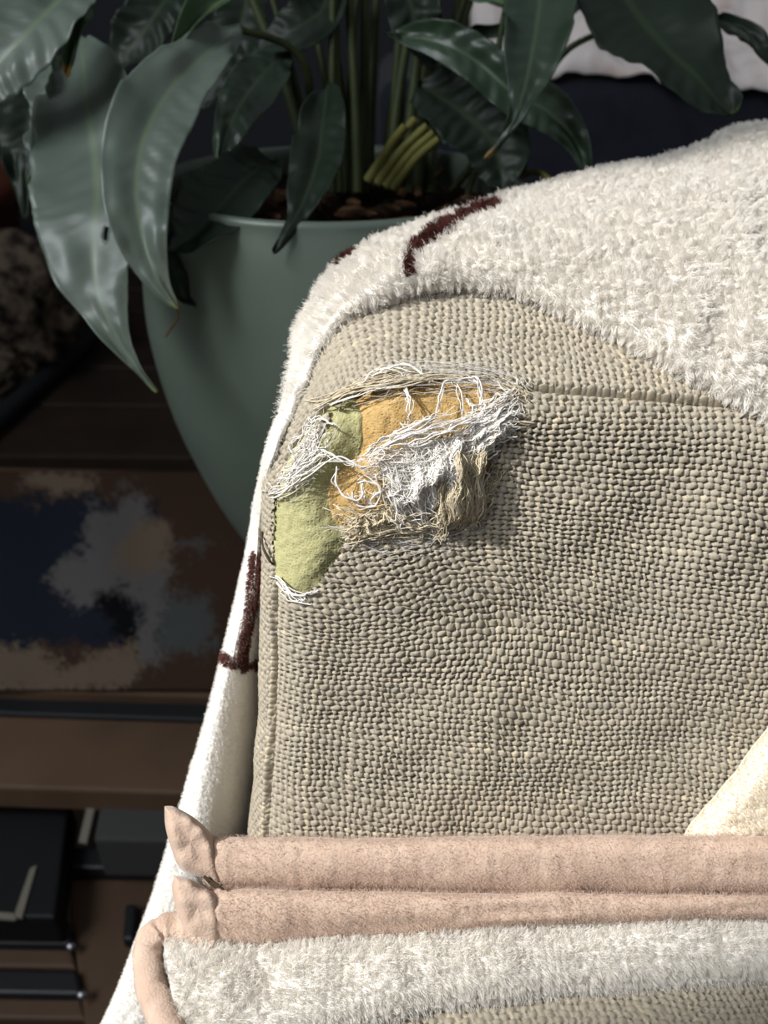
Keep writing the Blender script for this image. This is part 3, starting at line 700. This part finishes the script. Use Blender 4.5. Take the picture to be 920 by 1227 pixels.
fl_ = 1 if np.cross(PC[11, 100]-PC[10, 100], PC[10, 101]-PC[10, 100])[2] > 0 else -1
pile('white_pile', PC, 120000, .0026, .00007, 'pile', fold, flip=fl_, lean=(.1, -.15, 0), clump=.5, cs=.0022, seed=7, wild=.4)
# pink binding along its left edge
c = spl(np.array([(262, 1128), (232, 1116), (205, 1112), (184, 1122), (177, 1145), (182, 1180), (194, 1215), (212, 1260), (226, 1300)], float), 90)
P = onz(c[:, 0], c[:, 1], TOPZ-.001); t = norm(np.gradient(P, axis=0)); s_ = norm(np.cross(t, [0, 0, 1])); an = np.linspace(0, 2*np.pi, 24, endpoint=False)
rr = .0046*(1+.10*vn(np.arange(90)*.25, 0, 3))
PD = P[:, None]+rr[:, None, None]*(np.cos(an)[None, :, None]*s_[:, None]*1.05+np.sin(an)[None, :, None]*np.array([0, 0, .85]))
PD += (.0005*vn(np.arange(90)[:, None]*.5, np.sin(an)[None]*3, 8))[..., None]*norm(PD-P[:, None])
under(grid_obj('pink_binding', PD, M['flannel'], wrap=True), fold)

# ------------------------------------------------------------------ cream cloth corner leaning on the backrest, right
E = spl(np.array([(806, 1030), (822, 990), (850, 955), (880, 918), (915, 874), (960, 815)], float), 90)
rows = []
for t in np.concatenate([[-.02, 0, .004, .012], np.linspace(.03, 1, 50)]):
    x = E[:, 0]+t*150; y = E[:, 1]+t*46
    l = .0030+.0060*math.sqrt(max(0, min(1, max(t, 0)/.05)))*1+.006*max(t, 0)**.7
    rows.append(surf_w(*face_ab(x, y), l+.0008*vn(x/20, y/20, 55)))
PK = np.array(rows)
corner = empty('cream_blanket', PK[20, 40], 'cream short-pile blanket corner leaning against the backrest above the pink hem', 'blanket')
under(grid_obj('fleece_sheet', PK, M['fleece_cream']), corner)
fl_ = 1 if np.cross(PK[21, 40]-PK[20, 40], PK[20, 41]-PK[20, 40]) @ SN > 0 else -1
pile('short_pile', PK, 40000, .0014, .00006, 'pile_cream', corner, flip=fl_, lean=(-.15, -.1, .3), clump=.4, cs=.002, seed=9, wild=.4)

# ------------------------------------------------------------------ pot and plant
def lathe(name, c, prof, m, seg=72, parent=None):
    an = np.linspace(0, 2*np.pi, seg, endpoint=False); pr = np.array(prof, float)
    P = np.stack([c[0]+pr[:, 0:1]*np.cos(an), c[1]+pr[:, 0:1]*np.sin(an), c[2]+pr[:, 1:2]+0*an], -1)
    o = grid_obj(name, P, m, wrap=True)
    if parent is not None: under(o, parent)
    return o
RZ = CAM[2]-.112                       # rim height
pc = onz(np.array(402.), np.array(214.), RZ); pot_r = .118
PH = .262
potz = RZ-PH
pot = empty('plant_pot', (pc[0], pc[1], potz), 'round celadon green glazed plant pot behind the sofa corner', 'pot')
prof = spl(np.array([(0.0, 0), (.075, 0), (.085, .006), (.104, .05), (.122, .11), (.130, .165), (.129, .205), (.123, .24), (.119, .256), (.1185, .2615), (.116, .2635), (.1125, .262), (.111, .255), (.113, .235), (.117, .20)], float), 60)
lathe('pot_body', (pc[0], pc[1], potz), prof, M['celadon'], 96, pot)
uu, vv = np.meshgrid(np.linspace(0, 1, 40), np.linspace(0, 2*np.pi, 80, endpoint=False), indexing='ij')
so = np.stack([pc[0]+.113*uu*np.cos(vv), pc[1]+.113*uu*np.sin(vv), RZ-.022+.012*fbm(uu*np.cos(vv)*6, uu*np.sin(vv)*6, 12)+0*uu], -1)
under(grid_obj('soil', so, M['soil'], wrap=True), pot)
for k in range(60):
    a = random.uniform(0, 6.28); r = .105*math.sqrt(random.random()); z = RZ-.012+random.uniform(0, .008)
    p0 = np.array([pc[0]+r*math.cos(a), pc[1]+r*math.sin(a), z]); d = random.uniform(0, 3.14); L = random.uniform(.010, .03)
    pts = p0+np.linspace(-1, 1, 6)[:, None]*L/2*np.array([math.cos(d), math.sin(d), random.uniform(-.2, .2)])
    under(tube_obj('bark_chip', pts, np.array([.001, .003, .0035, .0032, .0028, .001])*random.uniform(.7, 1.2), M['bark'], k=6), pot)
# stand under the pot, mostly hidden
stand = empty('plant_stand', (pc[0], pc[1], .012), 'dark round pedestal under the celadon plant pot', 'stand')
lathe('stand_top', (pc[0], pc[1], potz-.022), [(0, 0), (.082, 0), (.084, .004), (.084, .018), (.082, .0215), (0, .0215)], M['wood_dark'], 48, stand)
lathe('column', (pc[0], pc[1], .03), [(0, 0), (.03, 0), (.022, .05), (.02, .2), (.022, potz-.07), (.035, potz-.0522), (0, potz-.0522)], M['wood_dark'], 32, stand)
lathe('foot', (pc[0], pc[1], .0105), [(0, 0), (.075, 0), (.078, .006), (.07, .016), (.03, .0195), (0, .0195)], M['wood_dark'], 48, stand)

plant = empty('peace_lily', (pc[0], pc[1], RZ-.02), 'dark green peace lily with drooping glossy leaves in the celadon pot', 'plant')
def leaf(sp, hw, m='leaf', fold_=.35, rollang=0., ripple=.0016, edge=.0016, face=(0, -.75, .65), seed=0, holes=(), n=72, cols=26):
    sp = np.array(sp, float); L = spl(sp, n); t = np.linspace(0, 1, n)
    w = np.interp(t, np.linspace(0, 1, len(hw)), hw); w = np.convolve(np.pad(w, 4, 'edge'), np.ones(9)/9, 'valid')
    w = w*np.minimum(1, (1-t)/.05)**.6*np.minimum(1, .12+t/.08)
    P = W(L[:, 0], L[:, 1], L[:, 2]); wm = w/FPX*L[:, 2]
    tg = norm(np.gradient(P, axis=0)); f = norm(np.array(face, float)); sd_ = norm(np.cross(tg, f)); nm = np.cross(sd_, tg)
    if np.mean(nm @ f) < 0: nm = -nm
    rr = rollang if np.ndim(rollang) == 0 else np.interp(t, np.linspace(0, 1, len(rollang)), rollang)
    c, s = np.cos(rr)*np.ones(n), np.sin(rr)*np.ones(n)
    sd2 = sd_*c[:, None]+nm*s[:, None]; nm2 = nm*c[:, None]-sd_*s[:, None]
    u = np.linspace(-1, 1, cols); arc = np.concatenate([[0], np.cumsum(np.linalg.norm(np.diff(P, axis=0), axis=-1))])
    U, A_ = np.meshgrid(u, arc); wcol = wm[:, None]
    ht = fold_*np.abs(U)**1.4*wcol + ripple*.6*(.6+.8*vn(A_*22, U*1.5, seed+30))*np.sin(2*np.pi*(A_-.55*np.abs(U)*wcol)/.011+1.2*vn(A_*40, U*2, seed))*np.minimum(1, wcol/.012)*sstep(.05, .35, np.abs(U)) \
        + edge*np.abs(U)**3*vn(A_*75, U*1.2+seed, seed+5)*3 + .0022*vn(A_*45, U*2, seed+9)
    ww_ = wcol*U*(1+.05*vn(A_*60, np.sign(U)*3, seed+2))
    G = P[:, None]+sd2[:, None]*ww_[..., None]+nm2[:, None]*ht[..., None]
    uv = np.stack([(U+1)/2, np.broadcast_to(t[:, None], U.shape)], -1)
    keep = np.ones((n-1, cols-1), bool)
    if holes:
        gx_, gy_ = proj(G); gx_ = cells(gx_); gy_ = cells(gy_)
        for hx_, hy_, rx_, ry_ in holes: keep &= ((gx_-hx_)/rx_)**2+((gy_-hy_)/ry_)**2 > 1
    o = grid_obj('leaf', G, M[m], keep=keep, uv=uv); md = o.modifiers.new('thickness', 'SOLIDIFY'); md.thickness = .0005; md.offset = 0
    under(o, plant)
    kk = np.arange(3, n-3, 2); mid = (G[:, cols//2-1]+G[:, cols//2])/2
    rb = tube_obj('midrib', mid[kk]-nm2[kk]*.0012, np.linspace(.0009, .0003, len(kk)), M['stem'], k=6); rb.parent = o; rb.matrix_parent_inverse = Matrix.Identity(4)
    return o
def stem(pts, rad, m='stem'):
    pts = np.array(pts, float); c = spl(pts, 24); P = W(c[:, 0], c[:, 1], c[:, 2])
    return under(tube_obj('stem', P, np.linspace(rad, rad*.7, 24), M[m], k=8), plant)
# big drooping leaves at the left
leaf([(96, 40, .50), (104, 110, .47), (112, 180, .45), (116, 250, .435), (112, 320, .43), (132, 385, .43), (160, 435, .435), (188, 470, .44)], [10, 48, 72, 80, 68, 40, 16, 5, 2], 'leaf_lit', fold_=.22, seed=1, holes=((128, 282, 3.2, 8), (100, 273, 3, 3)), ripple=.0013, rollang=-.1)
leaf([(289, 30, .485), (250, 62, .46), (205, 105, .435), (172, 165, .42), (163, 230, .415), (172, 290, .415), (190, 338, .42), (213, 370, .425)], [6, 26, 40, 46, 44, 38, 26, 12, 3], 'leaf_lit', fold_=.30, seed=2, rollang=[.2, .35, .3, .1, 0], ripple=.0014)
c = spl(np.array([(211, 366, .425), (214, 380, .425), (206, 392, .425), (198, 404, .425)], float), 14); under(tube_obj('dry_tip', W(c[:, 0], c[:, 1], c[:, 2]), .0006, M['bark'], k=6), plant)
leaf([(330, 192, .50), (300, 210, .475), (265, 245, .455), (232, 280, .445), (204, 300, .44)], [8, 34, 48, 46, 30, 6], 'leaf_shaded', fold_=.2, seed=3)
leaf([(392, 100, .50), (386, 150, .475), (378, 200, .455), (360, 250, .44), (342, 282, .435), (328, 304, .435)], [10, 26, 33, 28, 10, 5, 2], 'leaf_shaded', fold_=.35, seed=4)
leaf([(345, 62, .52), (310, 95, .50), (280, 140, .485), (262, 195, .48)], [6, 26, 30, 20, 4], 'leaf', fold_=.3, seed=5, rollang=.4)
leaf([(110, -50, .46), (70, -5, .44), (30, 40, .43), (-15, 90, .43), (-40, 130, .43)], [20, 52, 56, 44, 20], 'leaf_lit', fold_=.2, seed=6)
leaf([(112, -30, .46), (100, 10, .455), (90, 50, .45), (80, 92, .45)], [8, 17, 13, 7, 3], 'leaf_yellow', fold_=.9, seed=7)
leaf([(300, -15, .47), (262, 4, .46), (232, 28, .455), (204, 68, .455)], [5, 14, 14, 9, 2], 'leaf_yellow', fold_=.8, seed=8)
leaf([(58, 60, .53), (38, 130, .51), (26, 190, .50), (30, 262, .50)], [16, 36, 34, 14, 3], 'leaf_shaded', fold_=.3, seed=9)
leaf([(60, 70, .49), (58, 120, .475), (48, 170, .465), (38, 215, .465)], [12, 22, 20, 12, 4], 'leaf_lit', fold_=.6, seed=19, rollang=-.5)
leaf([(196, 300, .47), (212, 335, .465), (222, 358, .465), (236, 368, .465)], [12, 14, 7, 2], 'leaf_shaded', fold_=.3, seed=10)
leaf([(180, 90, .55), (150, 120, .54), (110, 160, .53), (80, 220, .53)], [20, 44, 40, 18], 'leaf_shaded', fold_=.2, seed=16)
# right-hand leaves
leaf([(650, -40, .50), (646, 10, .47), (638, 60, .455), (627, 110, .45), (612, 152, .45), (580, 190, .455)], [20, 42, 42, 30, 14, 4, 2], 'leaf_browntip', fold_=.35, seed=11, ripple=.0009)
leaf([(465, 42, .50), (520, 50, .485), (570, 72, .48), (612, 108, .48), (655, 132, .485), (688, 165, .49), (706, 212, .495)], [4, 20, 26, 26, 26, 16, 3], 'leaf', fold_=.35, seed=12, rollang=-.35)
leaf([(725, -60, .52), (752, 0, .49), (792, 48, .47), (838, 98, .46), (878, 138, .46)], [44, 74, 74, 58, 34, 8], 'leaf_shaded', fold_=.25, seed=13, ripple=.001)
leaf([(858, 26, .50), (885, 36, .495), (915, 58, .49), (960, 85, .49)], [3, 10, 15, 12, 3], 'leaf_shaded', fold_=.4, seed=14)
leaf([(500, 100, .53), (550, 130, .515), (590, 175, .505), (604, 232, .50)], [16, 46, 52, 40, 6], 'leaf_shaded', fold_=.25, seed=15)
leaf([(705, -40, .56), (690, 0, .55), (640, 30, .545), (560, 45, .55)], [10, 16, 14, 4], 'leaf_shaded', fold_=.3, seed=17)
leaf([(400, -40, .54), (385, 10, .52), (350, 40, .515), (310, 60, .52)], [14, 30, 30, 6], 'leaf_shaded', fold_=.3, seed=18)
leaf([(470, -40, .52), (490, 0, .50), (500, 40, .50), (520, 80, .505)], [14, 34, 30, 6], 'leaf_shaded', fold_=.3, seed=20)
leaf([(230, -40, .54), (190, 10, .53), (165, 50, .53), (130, 90, .535)], [14, 34, 34, 10], 'leaf_shaded', fold_=.3, seed=21)
leaf([(300, -40, .55), (290, 20, .545), (270, 80, .545), (240, 130, .55)], [14, 34, 34, 10], 'leaf_shaded', fold_=.3, seed=22)
leaf([(540, -60, .55), (560, -20, .545), (590, 0, .54), (622, 10, .54)], [10, 16, 14, 4], 'leaf_yellow', fold_=.5, seed=23)
# stems
stem([(372, 215, .56), (372, 130, .53), (366, 80, .51), (340, 52, .50), (289, 36, .487)], .0028)
for k in range(22):
    x = random.uniform(362, 520); dx = (x-440)*random.uniform(.2, .9)+random.uniform(-30, 30); d = random.uniform(.535, .60)
    stem([(x, 232, d), (x+dx*.15, 150, d-.005), (x+dx*.5, 60, d-.015), (x+dx, -40, d-.02)], random.uniform(.0024, .0042), 'stem')
for (x0, y0, x1, y1) in ((440, 205, 498, 142), (452, 208, 512, 150), (462, 212, 520, 158), (470, 214, 526, 166), (448, 200, 486, 150)):
    stem([(x0, y0+12, .535), (x0*.5+x1*.5, y0*.5+y1*.5, .525), (x1, y1, .515)], .0034, 'stem_pale')
stem([(600, 228, .55), (640, 206, .52), (668, 224, .50)], .0022, 'stem_pale')
stem([(560, 235, .56), (590, 120, .55), (600, 40, .54), (612, -20, .535)], .0026)
stem([(540, 230, .58), (640, 110, .56), (680, 60, .545), (722, 38, .53)], .0026)
stem([(600, 230, .56), (628, 200, .54), (618, 160, .50)], .0022)

# ------------------------------------------------------------------ background, lower left: low slatted rack with a patterned cloth on it
TZ = CAM[2]-.62
rack = empty('slatted_rack', (-.35, .55, .012), 'dark slatted wooden rack behind the sofa, seen blurred at lower left', 'rack')
def slab(name, quad, z, th, m, parent, bv=.003):
    q = np.array(quad, float); P = onz(q[:, 0], q[:, 1], z); V = np.concatenate([P, P-np.array([0, 0, th])])
    F = [[0, 1, 2, 3], [7, 6, 5, 4], [0, 4, 5, 1], [1, 5, 6, 2], [2, 6, 7, 3], [3, 7, 4, 0]]
    o = mesh_obj(name, V, F, m, smooth=False); bevel(o, bv)
    bm_ = o.data; return under(o, parent) if parent is not None else o
slab('slat', [(-160, 852), (270, 866), (270, 952), (-160, 938)], TZ, .03, M['wood'], rack)
slab('slat', [(-160, 742), (290, 760), (290, 836), (-160, 822)], TZ, .03, M['wood'], rack)
slab('slat', [(-160, 636), (300, 652), (300, 738), (-160, 724)], TZ, .03, M['wood'], rack)
slab('slat', [(-160, 556), (300, 566), (300, 634), (-160, 622)], TZ, .03, M['wood'], rack)
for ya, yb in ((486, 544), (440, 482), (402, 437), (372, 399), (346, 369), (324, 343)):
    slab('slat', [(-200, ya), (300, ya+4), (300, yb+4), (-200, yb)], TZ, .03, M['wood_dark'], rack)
slab('metal_bar', [(-160, 822), (270, 834), (270, 864), (-160, 850)], TZ-.012, .02, M['metal_dark'], rack)
LZ = TZ-.10
slab('shelf_board', [(78, 1042), (300, 1046), (330, 1300), (110, 1300)], LZ, .02, M['wood'], rack)
slab('shelf_board', [(-160, 1128), (84, 1132), (92, 1160), (-160, 1156)], LZ, .02, M['wood'], rack)
slab('shelf_board', [(-160, 1190), (96, 1194), (104, 1222), (-160, 1218)], LZ, .02, M['wood'], rack)
slab('metal_bar', [(75, 1014), (300, 1018), (300, 1044), (80, 1040)], LZ+.02, .02, M['metal_dark'], rack)
slab('metal_bar', [(-160, 1096), (82, 1102), (88, 1132), (-160, 1128)], LZ+.01, .02, M['metal_dark'], rack)
slab('metal_bar', [(-160, 1156), (92, 1162), (98, 1192), (-160, 1188)], LZ+.01, .02, M['metal_dark'], rack)
for (x, y) in ((85, 1134), (98, 1192)):
    p = onz(np.array(float(x)), np.array(float(y)), LZ+.012); V, F = None, None
    lathe('screw', (p[0], p[1], p[2]), [(0, .004), (.003, .0035), (.0045, .001), (.0045, 0), (0, 0)], M['screw'], 16, rack)
slab('upright', [(150, 1082), (164, 1082), (160, 1126), (146, 1126)], LZ+.012, .02, M['metal_dark'], rack)
for qx, qy in ((-230, 560), (-260, 1200), (250, 560), (300, 850)):
    p = onz(np.array(float(qx)), np.array(float(qy)), TZ); V, F = box_data((p[0], p[1], (TZ-.03+.0105)/2), (.03, .03, TZ-.03-.0105)); under(mesh_obj('leg', V, F, M['metal_dark'], smooth=False), rack)
# boxes on the lower shelf
gb = slab('storage_box', [(122, 955), (300, 960), (300, 1010), (112, 1006)], LZ+.075, .0545, M['grey_card'], None); tag(gb, 'dark grey box lid on the rack behind the pink hem corner', 'box')
bx = slab('black_case', [(-160, 950), (84, 956), (66, 1100), (-160, 1096)], LZ+.05, .0395, M['black_box'], None); tag(bx, 'black case with pale corner edges on the lower shelf', 'case')
e1 = slab('pale_edge', [(36, 1040), (44, 1036), (26, 1100), (16, 1098)], LZ+.0525, .003, M['pale_edge'], bx, .0005)
e2 = slab('pale_edge', [(-30, 1090), (20, 1094), (18, 1102), (-30, 1098)], LZ+.0525, .003, M['pale_edge'], bx, .0005)
e3 = slab('pale_edge', [(106, 958), (116, 958), (104, 1010), (94, 1008)], LZ+.074, .003, M['pale_edge'], gb, .0005)
# patterned cloth over the rack
cxq, cyq = np.meshgrid(np.linspace(-170, 300, 240), np.linspace(566, 826, 170), indexing='ij')
sk = cyq + (cxq-60)*.03
dk = np.array(lin((30, 34, 44))); br_ = np.array(lin((62, 46, 36))); gy_ = np.array(lin((92, 88, 86))); tan_ = np.array(lin((104, 90, 76))); blk = np.array(lin((14, 14, 16))); gr2 = np.array(lin((72, 74, 72)))
jx = cxq+8*vn(cxq/22, cyq/22, 1)+6*vn(cxq/9, cyq/9, 2)+5*rng.standard_normal(cxq.shape); jy = cyq+8*vn(cxq/22, cyq/22, 3)+6*vn(cxq/9, cyq/9, 4)+5*rng.standard_normal(cxq.shape)
pc_ = np.broadcast_to(br_, cxq.shape+(3,)).copy()
def pt(poly, c):
    pc_[inpoly(jx, jy, poly)] = c
pt([(-200, 600), (190, 600), (200, 775), (-200, 775)], dk)
pt([(30, 560), (110, 565), (120, 596), (20, 590)], tan_)
pt([(60, 680), (95, 665), (110, 610), (140, 610), (150, 590), (180, 590), (185, 630), (170, 665), (200, 680), (205, 710), (160, 720), (130, 722), (95, 728), (60, 700)], gy_)
pt([(135, 665), (165, 625), (200, 625), (205, 670), (160, 690)], tan_)
pt([(165, 712), (196, 712), (194, 795), (168, 795)], gy_)
pt([(122, 705), (150, 700), (165, 770), (158, 785), (128, 745)], blk)
pt([(198, 715), (254, 715), (256, 785), (196, 785)], gr2)
pt([(205, 650), (255, 650), (255, 663), (205, 663)], gy_*.7)
pt([(-200, 780), (40, 772), (70, 800), (110, 790), (160, 775), (175, 810), (120, 832), (-200, 840)], tan_)
P = onz(cxq, cyq, TZ+.006+.004*vn(cxq/60, cyq/60, 9))
cl = grid_obj('patterned_cloth', P, M['textile'], col=pc_); tag(cl, 'navy cloth with grey and tan patches spread on the slatted rack', 'cloth')
md = cl.modifiers.new('thickness', 'SOLIDIFY'); md.thickness = .004; md.offset = 0
# rumpled sack, far left
uu, vv = np.meshgrid(np.linspace(0, 1, 60), np.linspace(0, 2*np.pi, 110, endpoint=False), indexing='ij')
sc_ = onz(np.array(5.), np.array(452.), TZ)
rad = np.sin(np.clip(uu*1.05, 0, 1)*np.pi*.5+.0)**.5*np.where(uu > .5, 1, 1)
rad = np.sin(uu*np.pi)**.45
sp_ = np.stack([sc_[0]+.15*rad*np.cos(vv), sc_[1]+.11*rad*np.sin(vv), sc_[2]+.014+.115-.115*np.cos(uu*np.pi)], -1)
ctr_ = sc_+np.array([0, 0, .13])
sp_ = sp_+norm(sp_-ctr_)*(.035*fbm(np.cos(vv)*2.2*rad+uu*4, np.sin(vv)*2.2*rad+3, 44, 4))[..., None]
sp_[..., 2] = np.maximum(sp_[..., 2], TZ+.001)
sack = grid_obj('rumpled_sack', sp_, M['sacking'], wrap=True, flip=True); tag(sack, 'rumpled grey-brown sack below the big drooping leaf at far left', 'sack')
a_, b_ = onz(np.array(112.), np.array(402.), TZ+.021), onz(np.array(-70.), np.array(560.), TZ+.021)
rl = tube_obj('dark_rail', a_+np.linspace(0, 1, 8)[:, None]*(b_-a_), .016, M['metal_dark'], k=12); tag(rl, 'black diagonal rail lying on the rack in front of the rumpled sack', 'rail')
tp = onz(np.array(-30.), np.array(352.), TZ); tp[2] += .001
tpot = empty('terracotta_pot', tp, 'brown terracotta pot half hidden by leaves at far left edge', 'pot')
lathe('pot_body', tp, [(0, 0), (.10, 0), (.14, .20), (.152, .20), (.156, .27), (.14, .272), (.13, .2), (0, .19)], M['terracotta'], 48, tpot)

# ------------------------------------------------------------------ background, upper right: navy seat with a pale crumpled cloth
def rbox(name, c, s, m, r, parent):
    V, F = box_data(c, s); o = mesh_obj(name, V, F, m, smooth=True); bevel(o, r, 5); return under(o, parent)
nc = W(np.array(800.), np.array(96.), np.array(1.15))
navy = empty('navy_armchair', (nc[0]+.2, nc[1]+.3, .012), 'dark navy upholstered chair beyond the plant at upper right', 'chair')
rbox('chair_front', (nc[0]+.2, nc[1]+.25, (nc[2]+.10)/2), (1.2, .5, nc[2]-.10), M['navy'], .03, navy)
for dx in (-.3, .7):
    V, F = box_data((nc[0]+dx, nc[1]+.1, .056), (.05, .05, .09)); under(mesh_obj('leg', V, F, M['wood_dark'], smooth=False), navy)
uu, vv = np.meshgrid(np.linspace(-1, 1, 120), np.linspace(0, 1, 70), indexing='ij')
px_ = nc[0]+.10+uu*.36; py_ = nc[1]+.02+vv*.40+.02*vn(uu*7, vv*2, 3)
pz_ = nc[2]+.006+.03*np.sqrt(np.clip(vv*10, 0, 1))*(1+.9*fbm(uu*7, vv*5, 61))*np.sqrt(np.clip((1-np.abs(uu))*8, 0, 1)) + .28*sstep(.15, 1, vv)
fr = 1-sstep(0, .07, vv); py_ = py_-.036*fr
pz_ = np.maximum(pz_, nc[2]+.004)-fr*(.004+.011*fbm(uu*7+2, uu*0, 77))
cloth = grid_obj('crumpled_cloth', np.stack([px_, py_, pz_], -1), M['pinkwhite']); tag(cloth, 'pale pinkish crumpled cloth lying on the navy chair', 'cloth')
md = cloth.modifiers.new('thickness', 'SOLIDIFY'); md.thickness = .004; md.offset = 1
